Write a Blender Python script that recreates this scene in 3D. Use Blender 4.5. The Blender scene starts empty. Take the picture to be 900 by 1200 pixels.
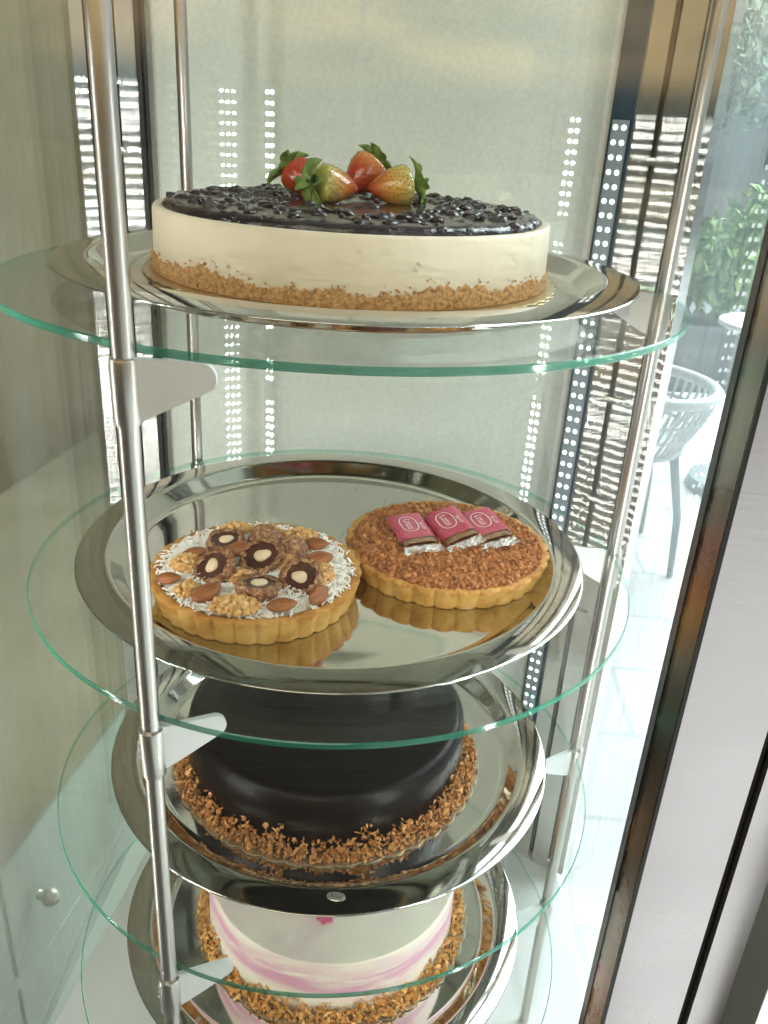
import bpy, bmesh, math, random
import numpy as np
from mathutils import Vector, Matrix
PI = math.pi
rng = np.random.default_rng(7)
random.seed(7)
scn = bpy.context.scene
col = scn.collection

# ---------------------------------------------------------------- camera
cd = bpy.data.cameras.new("camera")
cam = bpy.data.objects.new("camera", cd)
col.objects.link(cam)
cd.sensor_fit = 'HORIZONTAL'
cd.sensor_width = 36.0
cd.lens = 36.0 * 995.46 / 900.0
cd.clip_start = 0.01
cd.clip_end = 200
cam.matrix_world = Matrix(((0.99779471, -0.03700118, -0.05510553, 0.0),
                           (-0.03430517, 0.42325411, -0.90536132, -0.57854),
                           (0.05682308, 0.90525514, 0.42105138, 0.09807),
                           (0, 0, 0, 1)))
scn.camera = cam
# ---------------------------------------------------------------- world, lamps, exposure
w = bpy.data.worlds.new("World")
scn.world = w
w.use_nodes = True
nt = w.node_tree
bg = nt.nodes["Background"]
tc = nt.nodes.new("ShaderNodeTexCoord")
sp = nt.nodes.new("ShaderNodeSeparateXYZ")
mr = nt.nodes.new("ShaderNodeMapRange")
mr.inputs[1].default_value = -0.7
mr.inputs[2].default_value = 0.8
rp = nt.nodes.new("ShaderNodeValToRGB")
rp.color_ramp.elements[0].color = (0.40, 0.37, 0.26, 1)
rp.color_ramp.elements[1].color = (0.80, 0.92, 1.0, 1)
e = rp.color_ramp.elements.new(0.5)
e.color = (0.52, 0.50, 0.405, 1)
nt.links.new(tc.outputs["Generated"], sp.inputs[0])
nt.links.new(sp.outputs[0], mr.inputs[0])
nt.links.new(mr.outputs[0], rp.inputs[0])
my = nt.nodes.new("ShaderNodeMapRange")                    # the shop behind the viewer is dimmer than the front
my.inputs[1].default_value, my.inputs[2].default_value, my.inputs[3].default_value = -0.8, 0.3, 0.14
hm = nt.nodes.new("ShaderNodeVectorMath")
hm.operation = 'SCALE'
mxy = nt.nodes.new("ShaderNodeMath")
mxy.operation = 'MULTIPLY_ADD'
mxy.inputs[1].default_value = 0.8
nt.links.new(sp.outputs[0], mxy.inputs[0])
nt.links.new(sp.outputs[1], mxy.inputs[2])
nt.links.new(mxy.outputs[0], my.inputs[0])
nt.links.new(rp.outputs[0], hm.inputs[0])
nt.links.new(my.outputs[0], hm.inputs["Scale"])
def wmap(src, a, b, c, d_):
    n = nt.nodes.new("ShaderNodeMapRange")
    n.interpolation_type = 'SMOOTHSTEP'
    for i, v in enumerate((a, b, c, d_)):
        n.inputs[i + 1].default_value = v
    nt.links.new(src, n.inputs[0])
    return n.outputs[0]


def wmul(a, b):
    n = nt.nodes.new("ShaderNodeMath")
    n.operation = 'MULTIPLY'
    nt.links.new(a, n.inputs[0])
    nt.links.new(b, n.inputs[1])
    return n.outputs[0]


wn_ = nt.nodes.new("ShaderNodeTexNoise")                  # the lit ceiling of the shop is not one even glow
wn_.inputs["Scale"].default_value = 5.0
wsc = nt.nodes.new("ShaderNodeMapping")
wsc.inputs["Scale"].default_value = (1, 1, 3)
nt.links.new(tc.outputs["Generated"], wsc.inputs[0])
nt.links.new(wsc.outputs[0], wn_.inputs["Vector"])
glow = wmul(wmul(wmap(sp.outputs[2], 0.015, 0.07, 0.0, 1.0), wmap(sp.outputs[2], 0.22, 0.45, 1.0, 0.0)),
            wmul(wmap(sp.outputs[1], -0.75, -0.25, 1.0, 0.0), wmap(wn_.outputs["Fac"], 0.36, 0.62, 0.15, 1.0)))
gs = nt.nodes.new("ShaderNodeVectorMath")
gs.operation = 'SCALE'
gs.inputs[0].default_value = (2.6, 1.75, 0.80)
nt.links.new(glow, gs.inputs["Scale"])
ga = nt.nodes.new("ShaderNodeVectorMath")
nt.links.new(hm.outputs[0], ga.inputs[0])
nt.links.new(gs.outputs[0], ga.inputs[1])
nt.links.new(ga.outputs[0], bg.inputs[0])
bg.inputs[1].default_value = 0.60


def area_lamp(name, loc, aim, sx, sy, power, colr):
    l = bpy.data.lights.new(name, 'AREA')
    l.shape = 'RECTANGLE'
    l.size, l.size_y, l.energy, l.color = sx, sy, power, colr
    o = bpy.data.objects.new(name, l)
    col.objects.link(o)
    o.location = loc
    o.rotation_euler = (Vector(aim) - Vector(loc)).to_track_quat('-Z', 'Y').to_euler()
    return o


area_lamp("daylight_lamp", (5.1, 5.6, 4.6), (3.7, 4.7, -1.3), 8.5, 9.0, 3500, (0.88, 0.955, 1.0))
area_lamp("shop_ceiling_lamp", (-0.5, -1.7, 1.35), (0, 0, -0.2), 1.4, 0.9, 19, (1.0, 0.92, 0.76))
vs = scn.view_settings
vs.view_transform = 'Standard'
vs.look = 'None'
vs.exposure = 0.06
vs.gamma = 1.0
cy = scn.cycles
cy.max_bounces = 12
cy.glossy_bounces = 8
cy.diffuse_bounces = 4
cy.transparent_max_bounces = 64
cy.caustics_reflective = True
cy.sample_clamp_indirect = 4.0
cy.use_denoising = True
cy.denoising_input_passes = 'RGB_ALBEDO'

# ---------------------------------------------------------------- materials


def mat(name, c=(0.5, 0.5, 0.5), rough=0.5, metal=0.0, **kw):
    m = bpy.data.materials.new(name)
    m.use_nodes = True
    b = m.node_tree.nodes["Principled BSDF"]
    b.inputs["Base Color"].default_value = (*c, 1)
    b.inputs["Roughness"].default_value = rough
    b.inputs["Metallic"].default_value = metal
    for k, v in kw.items():
        b.inputs[k.replace("_", " ")].default_value = v
    return m


def nd(m, t, **kw):
    n = m.node_tree.nodes.new(t)
    for k, v in kw.items():
        setattr(n, k, v)
    return n


def lk(m, a, b):
    m.node_tree.links.new(a, b)


def pb(m):
    return m.node_tree.nodes["Principled BSDF"]


def coords(m, scale=(1, 1, 1), src="Object"):
    t = nd(m, "ShaderNodeTexCoord")
    mp = nd(m, "ShaderNodeMapping")
    mp.inputs["Scale"].default_value = scale
    lk(m, t.outputs[src], mp.inputs[0])
    return mp.outputs[0]


def noise(m, scale, detail=4, rough=0.55, stretch=(1, 1, 1), dist=0.0):
    n = nd(m, "ShaderNodeTexNoise")
    n.inputs["Scale"].default_value = scale
    n.inputs["Detail"].default_value = detail
    n.inputs["Roughness"].default_value = rough
    n.inputs["Distortion"].default_value = dist
    lk(m, coords(m, stretch), n.inputs["Vector"])
    return n.outputs["Fac"]


def voro(m, scale, feature='F1', out="Distance"):
    n = nd(m, "ShaderNodeTexVoronoi", feature=feature)
    n.inputs["Scale"].default_value = scale
    lk(m, coords(m), n.inputs["Vector"])
    return n.outputs[out]


def ramp(m, fac, stops):
    r = nd(m, "ShaderNodeValToRGB")
    els = r.color_ramp.elements
    els[0].position, els[0].color = stops[0][0], (*stops[0][1], 1)
    els[1].position, els[1].color = stops[-1][0], (*stops[-1][1], 1)
    for p, c in stops[1:-1]:
        x = els.new(p)
        x.color = (*c, 1)
    lk(m, fac, r.inputs[0])
    return r.outputs[0]


def bump(m, h, strength=0.3, dist=0.001):
    b = nd(m, "ShaderNodeBump")
    b.inputs["Strength"].default_value = strength
    b.inputs["Distance"].default_value = dist
    lk(m, h, b.inputs["Height"])
    lk(m, b.outputs[0], pb(m).inputs["Normal"])


def math_(m, op, a, b=None):
    n = nd(m, "ShaderNodeMath", operation=op)
    for i, v in enumerate((a, b)):
        if v is None:
            continue
        if isinstance(v, (int, float)):
            n.inputs[i].default_value = v
        else:
            lk(m, v, n.inputs[i])
    return n.outputs[0]


def noisy(name, stops, scale, rough, bscale=None, bstr=0.4, bdist=0.001, **kw):
    m = mat(name, stops[0][1], rough, **kw)
    lk(m, ramp(m, noise(m, scale), stops), pb(m).inputs["Base Color"])
    if bscale:
        bump(m, noise(m, bscale, 5), bstr, bdist)
    return m


def glass(name, tint, rough=0.0, f0=0.04, smudge_veil=0.0, film=0.0, veil_col=(0.8, 0.82, 0.8)):
    """thin architectural glass: Schlick mix of see-through and mirror"""
    m = bpy.data.materials.new(name)
    m.use_nodes = True
    m.node_tree.nodes.remove(pb(m))
    out = m.node_tree.nodes["Material Output"]
    g = nd(m, "ShaderNodeNewGeometry")
    d = nd(m, "ShaderNodeVectorMath", operation='DOT_PRODUCT')
    lk(m, g.outputs["Incoming"], d.inputs[0])
    lk(m, g.outputs["Normal"], d.inputs[1])
    f = math_(m, 'SUBTRACT', 1.0, math_(m, 'ABSOLUTE', d.outputs["Value"]))
    f = math_(m, 'POWER', f, 5.0)
    f = math_(m, 'MULTIPLY_ADD', f, 1 - f0)
    f.node.inputs[2].default_value = f0
    tr = nd(m, "ShaderNodeBsdfTransparent")
    tr.inputs[0].default_value = (*tint, 1)
    gl = nd(m, "ShaderNodeBsdfGlossy")
    gl.inputs["Roughness"].default_value = rough
    mx = nd(m, "ShaderNodeMixShader")
    lk(m, f, mx.inputs[0])
    lk(m, tr.outputs[0], mx.inputs[1])
    lk(m, gl.outputs[0], mx.inputs[2])
    res = mx.outputs[0]
    if smudge_veil:
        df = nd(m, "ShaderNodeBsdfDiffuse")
        df.inputs[0].default_value = (*veil_col, 1)
        s = math_(m, 'MULTIPLY', math_(m, 'SUBTRACT', noise(m, 9, 6, 0.7, (1, 1, 0.25)), 0.42), smudge_veil)
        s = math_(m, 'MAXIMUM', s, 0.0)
        tl = nd(m, "ShaderNodeBsdfTranslucent")               # smudges and the painted reflection veil also scatter light from behind
        tl.inputs[0].default_value = (*veil_col, 1)
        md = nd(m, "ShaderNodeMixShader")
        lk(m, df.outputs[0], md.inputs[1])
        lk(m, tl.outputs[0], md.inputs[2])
        s = math_(m, 'ADD', s, film)  # even part of the veil, reflection haze put into the glass
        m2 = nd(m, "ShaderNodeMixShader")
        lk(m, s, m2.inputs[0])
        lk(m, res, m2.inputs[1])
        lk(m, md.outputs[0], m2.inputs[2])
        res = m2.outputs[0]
    lk(m, res, out.inputs[0])
    return m


def rim_glass():
    m = bpy.data.materials.new("glass_cut_edge")
    m.use_nodes = True
    b = pb(m)
    b.inputs["Base Color"].default_value = (0.02, 0.17, 0.108, 1)
    b.inputs["Roughness"].default_value = 0.12
    tr = nd(m, "ShaderNodeBsdfTransparent")
    tr.inputs[0].default_value = (0.68, 0.92, 0.83, 1)
    mx = nd(m, "ShaderNodeMixShader")
    g = nd(m, "ShaderNodeNewGeometry")
    lk(m, math_(m, 'MULTIPLY_ADD', g.outputs["Backfacing"], -0.70), mx.inputs[0])
    mx.inputs[0].links[0].from_node.inputs[2].default_value = 0.78
    lk(m, tr.outputs[0], mx.inputs[1])
    lk(m, b.outputs[0], mx.inputs[2])
    lk(m, mx.outputs[0], m.node_tree.nodes["Material Output"].inputs[0])
    return m


def brushed(name, c, rough, aniso, rot=0.0, streak=(600, 600, 4), sdist=0.0003, sstr=0.25):
    m = mat(name, c, rough, 1.0)
    pb(m).inputs["Anisotropic"].default_value = aniso
    pb(m).inputs["Anisotropic Rotation"].default_value = rot
    n = noise(m, 1.0, 3, 0.6, streak)
    bump(m, n, sstr, sdist)
    r = nd(m, "ShaderNodeMapRange")
    r.inputs[3].default_value = rough * 0.75
    r.inputs[4].default_value = rough * 1.3
    lk(m, noise(m, 14, 5), r.inputs[0])
    lk(m, r.outputs[0], pb(m).inputs["Roughness"])
    return m


def microbrushed(name, c, rough, amp):
    """vertically brushed sheet: fine scratches turn the normal sideways only"""
    m = mat(name, c, rough, 1.0)
    g = nd(m, "ShaderNodeNewGeometry")
    wn = nd(m, "ShaderNodeTexWhiteNoise", noise_dimensions='3D')
    lk(m, coords(m, (9000, 9000, 300)), wn.inputs["Vector"])
    k = math_(m, 'MULTIPLY', math_(m, 'SUBTRACT', wn.outputs["Value"], 0.5), 2 * amp)
    cr = nd(m, "ShaderNodeVectorMath", operation='CROSS_PRODUCT')
    lk(m, g.outputs["Normal"], cr.inputs[0])
    cr.inputs[1].default_value = (0, 0, 1)
    sc = nd(m, "ShaderNodeVectorMath", operation='SCALE')
    lk(m, cr.outputs[0], sc.inputs[0])
    lk(m, k, sc.inputs["Scale"])
    ad = nd(m, "ShaderNodeVectorMath", operation='ADD')
    lk(m, g.outputs["Normal"], ad.inputs[0])
    lk(m, sc.outputs[0], ad.inputs[1])
    no = nd(m, "ShaderNodeVectorMath", operation='NORMALIZE')
    lk(m, ad.outputs[0], no.inputs[0])
    lk(m, no.outputs[0], pb(m).inputs["Normal"])
    return m


M = {}
M['shelf'] = glass("shelf_glass", (0.978, 0.99, 0.98), 0.0, 0.032, 0.04)
M['pane'] = glass("pane_glass", (0.975, 0.99, 0.98), 0.0, 0.045)
M['side'] = glass("side_pane_glass", (0.93, 0.965, 0.945), 0.0, 0.06, 0.9)  # uneven pale veil painted in for the milky reflections
M['veil'] = glass("reflection_veil_glass", (0.96, 0.98, 0.975), 0.0, 0.06, 0.5, 0.085, (0.62, 0.77, 0.86))  # bluish veil painted in for the daylight haze reflected on the pane
M['rim'] = rim_glass()
M['tray'] = brushed("polished_tray_steel", (0.58, 0.56, 0.51), 0.06, 0.0, 0, (30, 30, 30), 0.0002, 0.12)
M['tube'] = brushed("brushed_tube_steel", (0.52, 0.49, 0.455), 0.30, 0.5, 0, (500, 500, 6))
M['bracket'] = mat("bracket_steel", (0.80, 0.81, 0.82), 0.55, 0.55)
M['column'] = microbrushed("column_steel", (0.74, 0.72, 0.68), 0.03, 0.55)
M['door'] = brushed("door_steel", (0.60, 0.565, 0.565), 0.28, 0.5, 0, (5, 5, 700), 0.0003, 0.2)
M['doorside'] = brushed("door_side_steel", (0.34, 0.31, 0.28), 0.28, 0.0, 0, (60, 60, 60), 0.0002, 0.1)
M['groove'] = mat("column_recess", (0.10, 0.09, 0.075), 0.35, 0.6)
M['black'] = mat("black_rubber", (0.015, 0.015, 0.016), 0.4)
M['navy'] = mat("dark_mirror_trim", (0.035, 0.06, 0.085), 0.06, 0.0, Coat_Weight=0.6, Coat_Roughness=0.02)
M['ledbase'] = mat("led_board", (0.22, 0.27, 0.30), 0.3)
m = mat("led_diode", (1, 1, 1))
pb(m).inputs["Emission Color"].default_value = (1.0, 0.98, 0.93, 1)
pb(m).inputs["Emission Strength"].default_value = 175
M['led'] = m
m = mat("mirrored_led_dot", (1, 1, 1))
pb(m).inputs["Emission Color"].default_value = (0.95, 1.0, 0.97, 1)
pb(m).inputs["Emission Strength"].default_value = 3.0  # weak glow painted in for diodes mirrored in the dark trim
M['ledmirrored'] = m
m = noisy("textured_wall", [(0.35, (0.79, 0.80, 0.755)), (0.65, (0.84, 0.85, 0.80))], 6, 0.55, 210, 0.9, 0.0022)
bc = nd(m, "ShaderNodeMix", data_type='RGBA', blend_type='MULTIPLY')
bc.inputs[0].default_value = 1.0
lk(m, pb(m).inputs["Base Color"].links[0].from_socket, bc.inputs[6])
lk(m, ramp(m, noise(m, 260, 2, 0.5), [(0.35, (0.91, 0.91, 0.91)), (0.65, (1.0, 1.0, 1.0))]), bc.inputs[7])
lk(m, bc.outputs[2], pb(m).inputs["Base Color"])
M['back'] = m
M['beige'] = noisy("beige_paint", [(0.3, (0.45, 0.405, 0.285)), (0.7, (0.50, 0.455, 0.325))], 3, 0.7)
M['tan'] = noisy("tan_wood", [(0.3, (0.17, 0.145, 0.085)), (0.7, (0.23, 0.20, 0.125))], 5, 0.45)
M['mint'] = noisy("pale_mint_paint", [(0.3, (0.25, 0.29, 0.235)), (0.7, (0.29, 0.33, 0.27))], 4, 0.45)
M['knob'] = mat("knob_metal", (0.42, 0.40, 0.32), 0.4, 0.6)
M['base'] = noisy("cabinet_base_white", [(0.3, (0.62, 0.64, 0.62)), (0.7, (0.70, 0.72, 0.70))], 4, 0.4)

# food
m = noisy("cheesecake_cream", [(0.35, (0.68, 0.60, 0.45)), (0.65, (0.73, 0.66, 0.51))], 22, 0.5, 70, 0.35, 0.0016)
pb(m).inputs["Subsurface Weight"].default_value = 0.06
pb(m).inputs["Subsurface Radius"].default_value = (0.01, 0.008, 0.005)
pb(m).inputs["Subsurface Scale"].default_value = 0.4
pit = nd(m, "ShaderNodeMapRange")
pit.inputs[1].default_value, pit.inputs[2].default_value = 0.0, 0.16
lk(m, voro(m, 85), pit.inputs[0])
hsum = math_(m, 'ADD', math_(m, 'MULTIPLY', pit.outputs[0], 0.5), noise(m, 34, 5, 0.6, (1, 1, 2.2)))
bump(m, hsum, 0.8, 0.0040)
M['cream'] = m
m = mat("crumb_base", (0.4, 0.22, 0.09), 0.85)
lk(m, ramp(m, noise(m, 420, 4, 0.7), [(0.3, (0.20, 0.085, 0.025)), (0.5, (0.46, 0.25, 0.095)), (0.72, (0.66, 0.44, 0.22))]), pb(m).inputs["Base Color"])
bump(m, noise(m, 500, 4), 0.7, 0.002)
M['crumb'] = m
m = mat("blueberry_glaze", (0.010, 0.005, 0.009), 0.16, 0, Coat_Weight=0.35, Coat_Roughness=0.05)
lk(m, ramp(m, noise(m, 60), [(0.35, (0.006, 0.003, 0.006)), (0.7, (0.022, 0.007, 0.014))]), pb(m).inputs["Base Color"])
bump(m, noise(m, 170, 4), 0.55, 0.0028)
M['berry'] = m
m = mat("gold_board", (0.66, 0.53, 0.30), 0.28, 0.75)
bump(m, noise(m, 300, 2), 0.1, 0.0005)
M['board'] = m
M['lace'] = mat("bronze_board", (0.52, 0.43, 0.29), 0.25, 0.8)
m = noisy("tart_pastry", [(0.3, (0.40, 0.185, 0.030)), (0.5, (0.58, 0.34, 0.080)), (0.75, (0.69, 0.46, 0.155))], 55, 0.7, 420, 0.5, 0.0012)
bt = nd(m, "ShaderNodeTexCoord")
bz = nd(m, "ShaderNodeSeparateXYZ")
lk(m, bt.outputs["Generated"], bz.inputs[0])
bv = math_(m, 'ADD', bz.outputs[2], math_(m, 'MULTIPLY', math_(m, 'SUBTRACT', noise(m, 70, 4, 0.65), 0.5), 1.3))
bx = nd(m, "ShaderNodeMix", data_type='RGBA', blend_type='MULTIPLY')
bx.inputs[0].default_value = 1.0
lk(m, pb(m).inputs["Base Color"].links[0].from_socket, bx.inputs[6])
lk(m, ramp(m, bv, [(0.62, (1, 1, 1)), (1.0, (0.74, 0.58, 0.42))]), bx.inputs[7])
lk(m, bx.outputs[2], pb(m).inputs["Base Color"])
M['pastry'] = m
M['filling'] = noisy("coconut_cream", [(0.3, (0.70, 0.66, 0.55)), (0.7, (0.77, 0.74, 0.63))], 120, 0.7, 300, 0.5)
M['coco'] = mat("coconut_flake", (0.93, 0.91, 0.85), 0.6)


def island(name, stops, rough, bscale=None, **kw):
    m = mat(name, stops[0][1], rough, **kw)
    g = nd(m, "ShaderNodeNewGeometry")
    a = math_(m, 'MULTIPLY', g.outputs["Random Per Island"], 0.7)
    a = math_(m, 'ADD', a, math_(m, 'MULTIPLY', noise(m, 400, 3), 0.4))
    lk(m, ramp(m, a, stops), pb(m).inputs["Base Color"])
    if bscale:
        bump(m, noise(m, bscale, 3), 0.5, 0.0008)
    return m


M['nuts'] = island("chopped_nut", [(0.1, (0.42, 0.20, 0.05)), (0.5, (0.62, 0.36, 0.12)), (0.95, (0.76, 0.53, 0.25))], 0.55, 700)
M['bcrumb'] = island("biscuit_crumb", [(0.1, (0.16, 0.050, 0.013)), (0.5, (0.34, 0.125, 0.034)), (0.95, (0.52, 0.225, 0.075))], 0.8, 900)
M['flake'] = island("toasted_flake", [(0.1, (0.15, 0.048, 0.010)), (0.5, (0.40, 0.17, 0.042)), (0.95, (0.62, 0.34, 0.12))], 0.5, 600)
M['goldflake'] = island("golden_flake", [(0.1, (0.32, 0.13, 0.02)), (0.5, (0.56, 0.27, 0.06)), (0.95, (0.72, 0.44, 0.15))], 0.5, 600)
m = mat("almond_skin", (0.3, 0.1, 0.03), 0.5)
lk(m, ramp(m, noise(m, 1, 4, 0.6, (60, 500, 500)), [(0.3, (0.15, 0.042, 0.011)), (0.7, (0.38, 0.14, 0.04))]), pb(m).inputs["Base Color"])
bump(m, noise(m, 1, 3, 0.6, (60, 600, 600)), 0.5, 0.0008)
M['almond'] = m
M['nutmeat'] = noisy("hazelnut_meat", [(0.3, (0.66, 0.50, 0.30)), (0.7, (0.80, 0.68, 0.48))], 120, 0.5)
M['ganache'] = noisy("dark_ganache", [(0.3, (0.050, 0.016, 0.009)), (0.7, (0.090, 0.032, 0.018))], 150, 0.3, 300, 0.3)
m = mat("nutty_chocolate_shell", (0.2, 0.09, 0.04), 0.5)
lk(m, ramp(m, noise(m, 320, 4, 0.65), [(0.32, (0.12, 0.042, 0.018)), (0.48, (0.25, 0.105, 0.045)), (0.64, (0.55, 0.34, 0.17))]), pb(m).inputs["Base Color"])
bump(m, noise(m, 380, 4), 0.8, 0.002)
M['shell'] = m
m = mat("dark_chocolate_glaze", (0.0055, 0.0038, 0.0032), 0.36)
pb(m).inputs["Specular IOR Level"].default_value = 0.16
bump(m, noise(m, 1, 4, 0.55, (12, 110, 40), 0.8), 0.42, 0.0018)
M['choc'] = m
m = mat("white_icing", (0.77, 0.74, 0.63), 0.45, Subsurface_Weight=0.2, Subsurface_Scale=0.003)
# pink brush strokes: a band of the icing's own colour around the lower side
t = nd(m, "ShaderNodeTexCoord")
s = nd(m, "ShaderNodeSeparateXYZ")
lk(m, t.outputs["Object"], s.inputs[0])
z = math_(m, 'ADD', s.outputs[2], math_(m, 'MULTIPLY', math_(m, 'SUBTRACT', noise(m, 11, 3, 0.5), 0.5), 0.045))
band = math_(m, 'SUBTRACT', 1.0, math_(m, 'MULTIPLY', math_(m, 'ABSOLUTE', math_(m, 'SUBTRACT', z, 0.041)), 36.0))
band = math_(m, 'MAXIMUM', band, 0.0)
st = math_(m, 'MULTIPLY', band, math_(m, 'MULTIPLY', math_(m, 'SUBTRACT', noise(m, 1, 5, 0.65, (10, 10, 60), 0.9), 0.36), 5.5))
n_ = nd(m, "ShaderNodeMix", data_type='RGBA')
n_.inputs[6].default_value = (0.77, 0.74, 0.63, 1)
n_.inputs[7].default_value = (0.62, 0.31, 0.45, 1)
st = math_(m, 'MINIMUM', st, 0.95)
lk(m, st, n_.inputs[0])
lk(m, n_.outputs[2], pb(m).inputs["Base Color"])
bump(m, noise(m, 1, 4, 0.5, (20, 20, 160)), 0.25, 0.001)
M['icing'] = m
M['pink'] = mat("pink_sugar", (0.55, 0.10, 0.22), 0.5)
m = mat("strawberry_skin", (0.6, 0.05, 0.02), 0.25, Coat_Weight=0.4, Coat_Roughness=0.1)
M['leaf'] = noisy("strawberry_leaf", [(0.3, (0.09, 0.17, 0.03)), (0.7, (0.24, 0.36, 0.10))], 160, 0.5)
M['seed'] = mat("strawberry_seed", (0.20, 0.13, 0.02), 0.5)
M['wrap'] = noisy("red_wrapper", [(0.3, (0.40, 0.030, 0.075)), (0.7, (0.50, 0.055, 0.11))], 60, 0.24, 130, 0.3, 0.002)
pb(M['wrap']).inputs["Coat Weight"].default_value = 0.5
m = glass("clear_film", (0.93, 0.93, 0.93), 0.08, 0.16)
M['film'] = m
M['filmend'] = noisy("crimped_foil", [(0.35, (0.38, 0.27, 0.19)), (0.62, (0.74, 0.71, 0.69))], 130, 0.25, 180, 0.9, 0.003, metal=0.5)
M['biscuit'] = noisy("biscuit", [(0.3, (0.28, 0.11, 0.035)), (0.7, (0.42, 0.20, 0.08))], 140, 0.8, 300, 0.5)
M['ink'] = mat("white_print", (0.80, 0.62, 0.62), 0.4)
M['badge'] = mat("badge_plate", (0.72, 0.70, 0.62), 0.3, 0.9)
M['badgeink'] = mat("badge_letters", (0.09, 0.085, 0.07), 0.5)

# outside
m = mat("terrace_tiles", (0.7, 0.7, 0.68), 0.6)
br = nd(m, "ShaderNodeTexBrick")
br.offset = 0.5
br.inputs["Color1"].default_value = (0.66, 0.66, 0.64, 1)
br.inputs["Color2"].default_value = (0.73, 0.73, 0.71, 1)
br.inputs["Mortar"].default_value = (0.50, 0.51, 0.51, 1)
br.inputs["Scale"].default_value = 1.0
br.inputs["Mortar Size"].default_value = 0.008
br.inputs["Brick Width"].default_value = 0.44
br.inputs["Row Height"].default_value = 0.30
mp = coords(m)
mp.node.inputs["Rotation"].default_value = (0, 0, 0.10)
lk(m, mp, br.inputs["Vector"])
lk(m, br.outputs[0], pb(m).inputs["Base Color"])
M['tiles'] = m
M['street'] = noisy("grey_asphalt", [(0.3, (0.20, 0.205, 0.21)), (0.7, (0.28, 0.285, 0.29))], 5, 0.85)
M['shopfloor'] = noisy("shop_floor", [(0.3, (0.045, 0.040, 0.035)), (0.7, (0.075, 0.068, 0.06))], 3, 0.5)
M['chair'] = mat("white_chair_paint", (0.62, 0.65, 0.66), 0.4)
M['chairleg'] = mat("grey_chair_leg", (0.30, 0.34, 0.35), 0.4, 0.4)
M['table'] = mat("white_table", (0.80, 0.81, 0.81), 0.35)
M['leafout'] = island("bush_leaf", [(0.1, (0.09, 0.17, 0.05)), (0.5, (0.18, 0.30, 0.09)), (0.95, (0.32, 0.46, 0.18))], 0.5)
M['leafdark'] = island("tree_leaf", [(0.1, (0.12, 0.18, 0.11)), (0.5, (0.20, 0.27, 0.17)), (0.95, (0.26, 0.33, 0.22))], 0.6)
M['bark'] = noisy("bark", [(0.3, (0.08, 0.06, 0.045)), (0.7, (0.15, 0.12, 0.09))], 12, 0.9)
M['facade'] = noisy("grey_render", [(0.3, (0.66, 0.74, 0.76)), (0.7, (0.74, 0.81, 0.83))], 1.5, 0.8)
M['window'] = mat("dark_window", (0.05, 0.065, 0.075), 0.1)
M['planter'] = noisy("grey_planter", [(0.3, (0.20, 0.21, 0.22)), (0.7, (0.27, 0.28, 0.29))], 8, 0.7)

# ---------------------------------------------------------------- mesh helpers


class MB:
    def __init__(s):
        s.v, s.f, s.n = [], [], 0

    def add(s, v, f):
        v = np.asarray(v, float).reshape(-1, 3)
        s.v.append(v)
        s.f.extend([tuple(int(i) + s.n for i in q) for q in f])
        s.n += len(v)
        return s

    def build(s, name, m, parent=None, smooth=True, sharp=None):
        me = bpy.data.meshes.new(name)
        me.from_pydata(np.vstack(s.v).tolist(), [], s.f)
        me.update()
        me.materials.append(m)
        if smooth:
            me.polygons.foreach_set("use_smooth", [True] * len(me.polygons))
            if sharp:
                me.set_sharp_from_angle(angle=math.radians(sharp))
        o = bpy.data.objects.new(name, me)
        col.objects.link(o)
        if parent is not None:
            o.parent = parent
        return o


def tag(o, label=None, cat=None, group=None, kind=None):
    if label:
        o["label"] = label
    if cat:
        o["category"] = cat
    if group:
        o["group"] = group
    if kind:
        o["kind"] = kind
    return o


def empty(name, loc=(0, 0, 0), rz=0.0, rot=None):
    o = bpy.data.objects.new(name, None)
    col.objects.link(o)
    o.location = loc
    o.rotation_euler = rot if rot else (0, 0, rz)
    o.empty_display_size = 0.02
    return o


def copy_tree(o, parent=None):
    c = o.copy()
    col.objects.link(c)
    c.parent = parent
    for ch in list(o.children):
        copy_tree(ch, c)
    return c


def lathe(prof, seg=96, radial=None):
    """prof [(r, z)]; open profile; radial(theta, i) scales r"""
    th = np.linspace(0, 2 * PI, seg, endpoint=False)
    v, f = [], []
    k = len(prof)
    for j, t in enumerate(th):
        for i, (r, z) in enumerate(prof):
            rr = r * (radial(t, i) if radial else 1)
            v.append((rr * math.cos(t), rr * math.sin(t), z))
    for j in range(seg):
        a, b = j * k, ((j + 1) % seg) * k
        for i in range(k - 1):
            f.append((a + i, b + i, b + i + 1, a + i + 1))
    return v, f


def box(x0, x1, y0, y1, z0, z1):
    v = [(x, y, z) for z in (z0, z1) for y in (y0, y1) for x in (x0, x1)]
    f = [(0, 2, 3, 1), (4, 5, 7, 6), (0, 1, 5, 4), (2, 6, 7, 3), (0, 4, 6, 2), (1, 3, 7, 5)]
    return v, f


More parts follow.
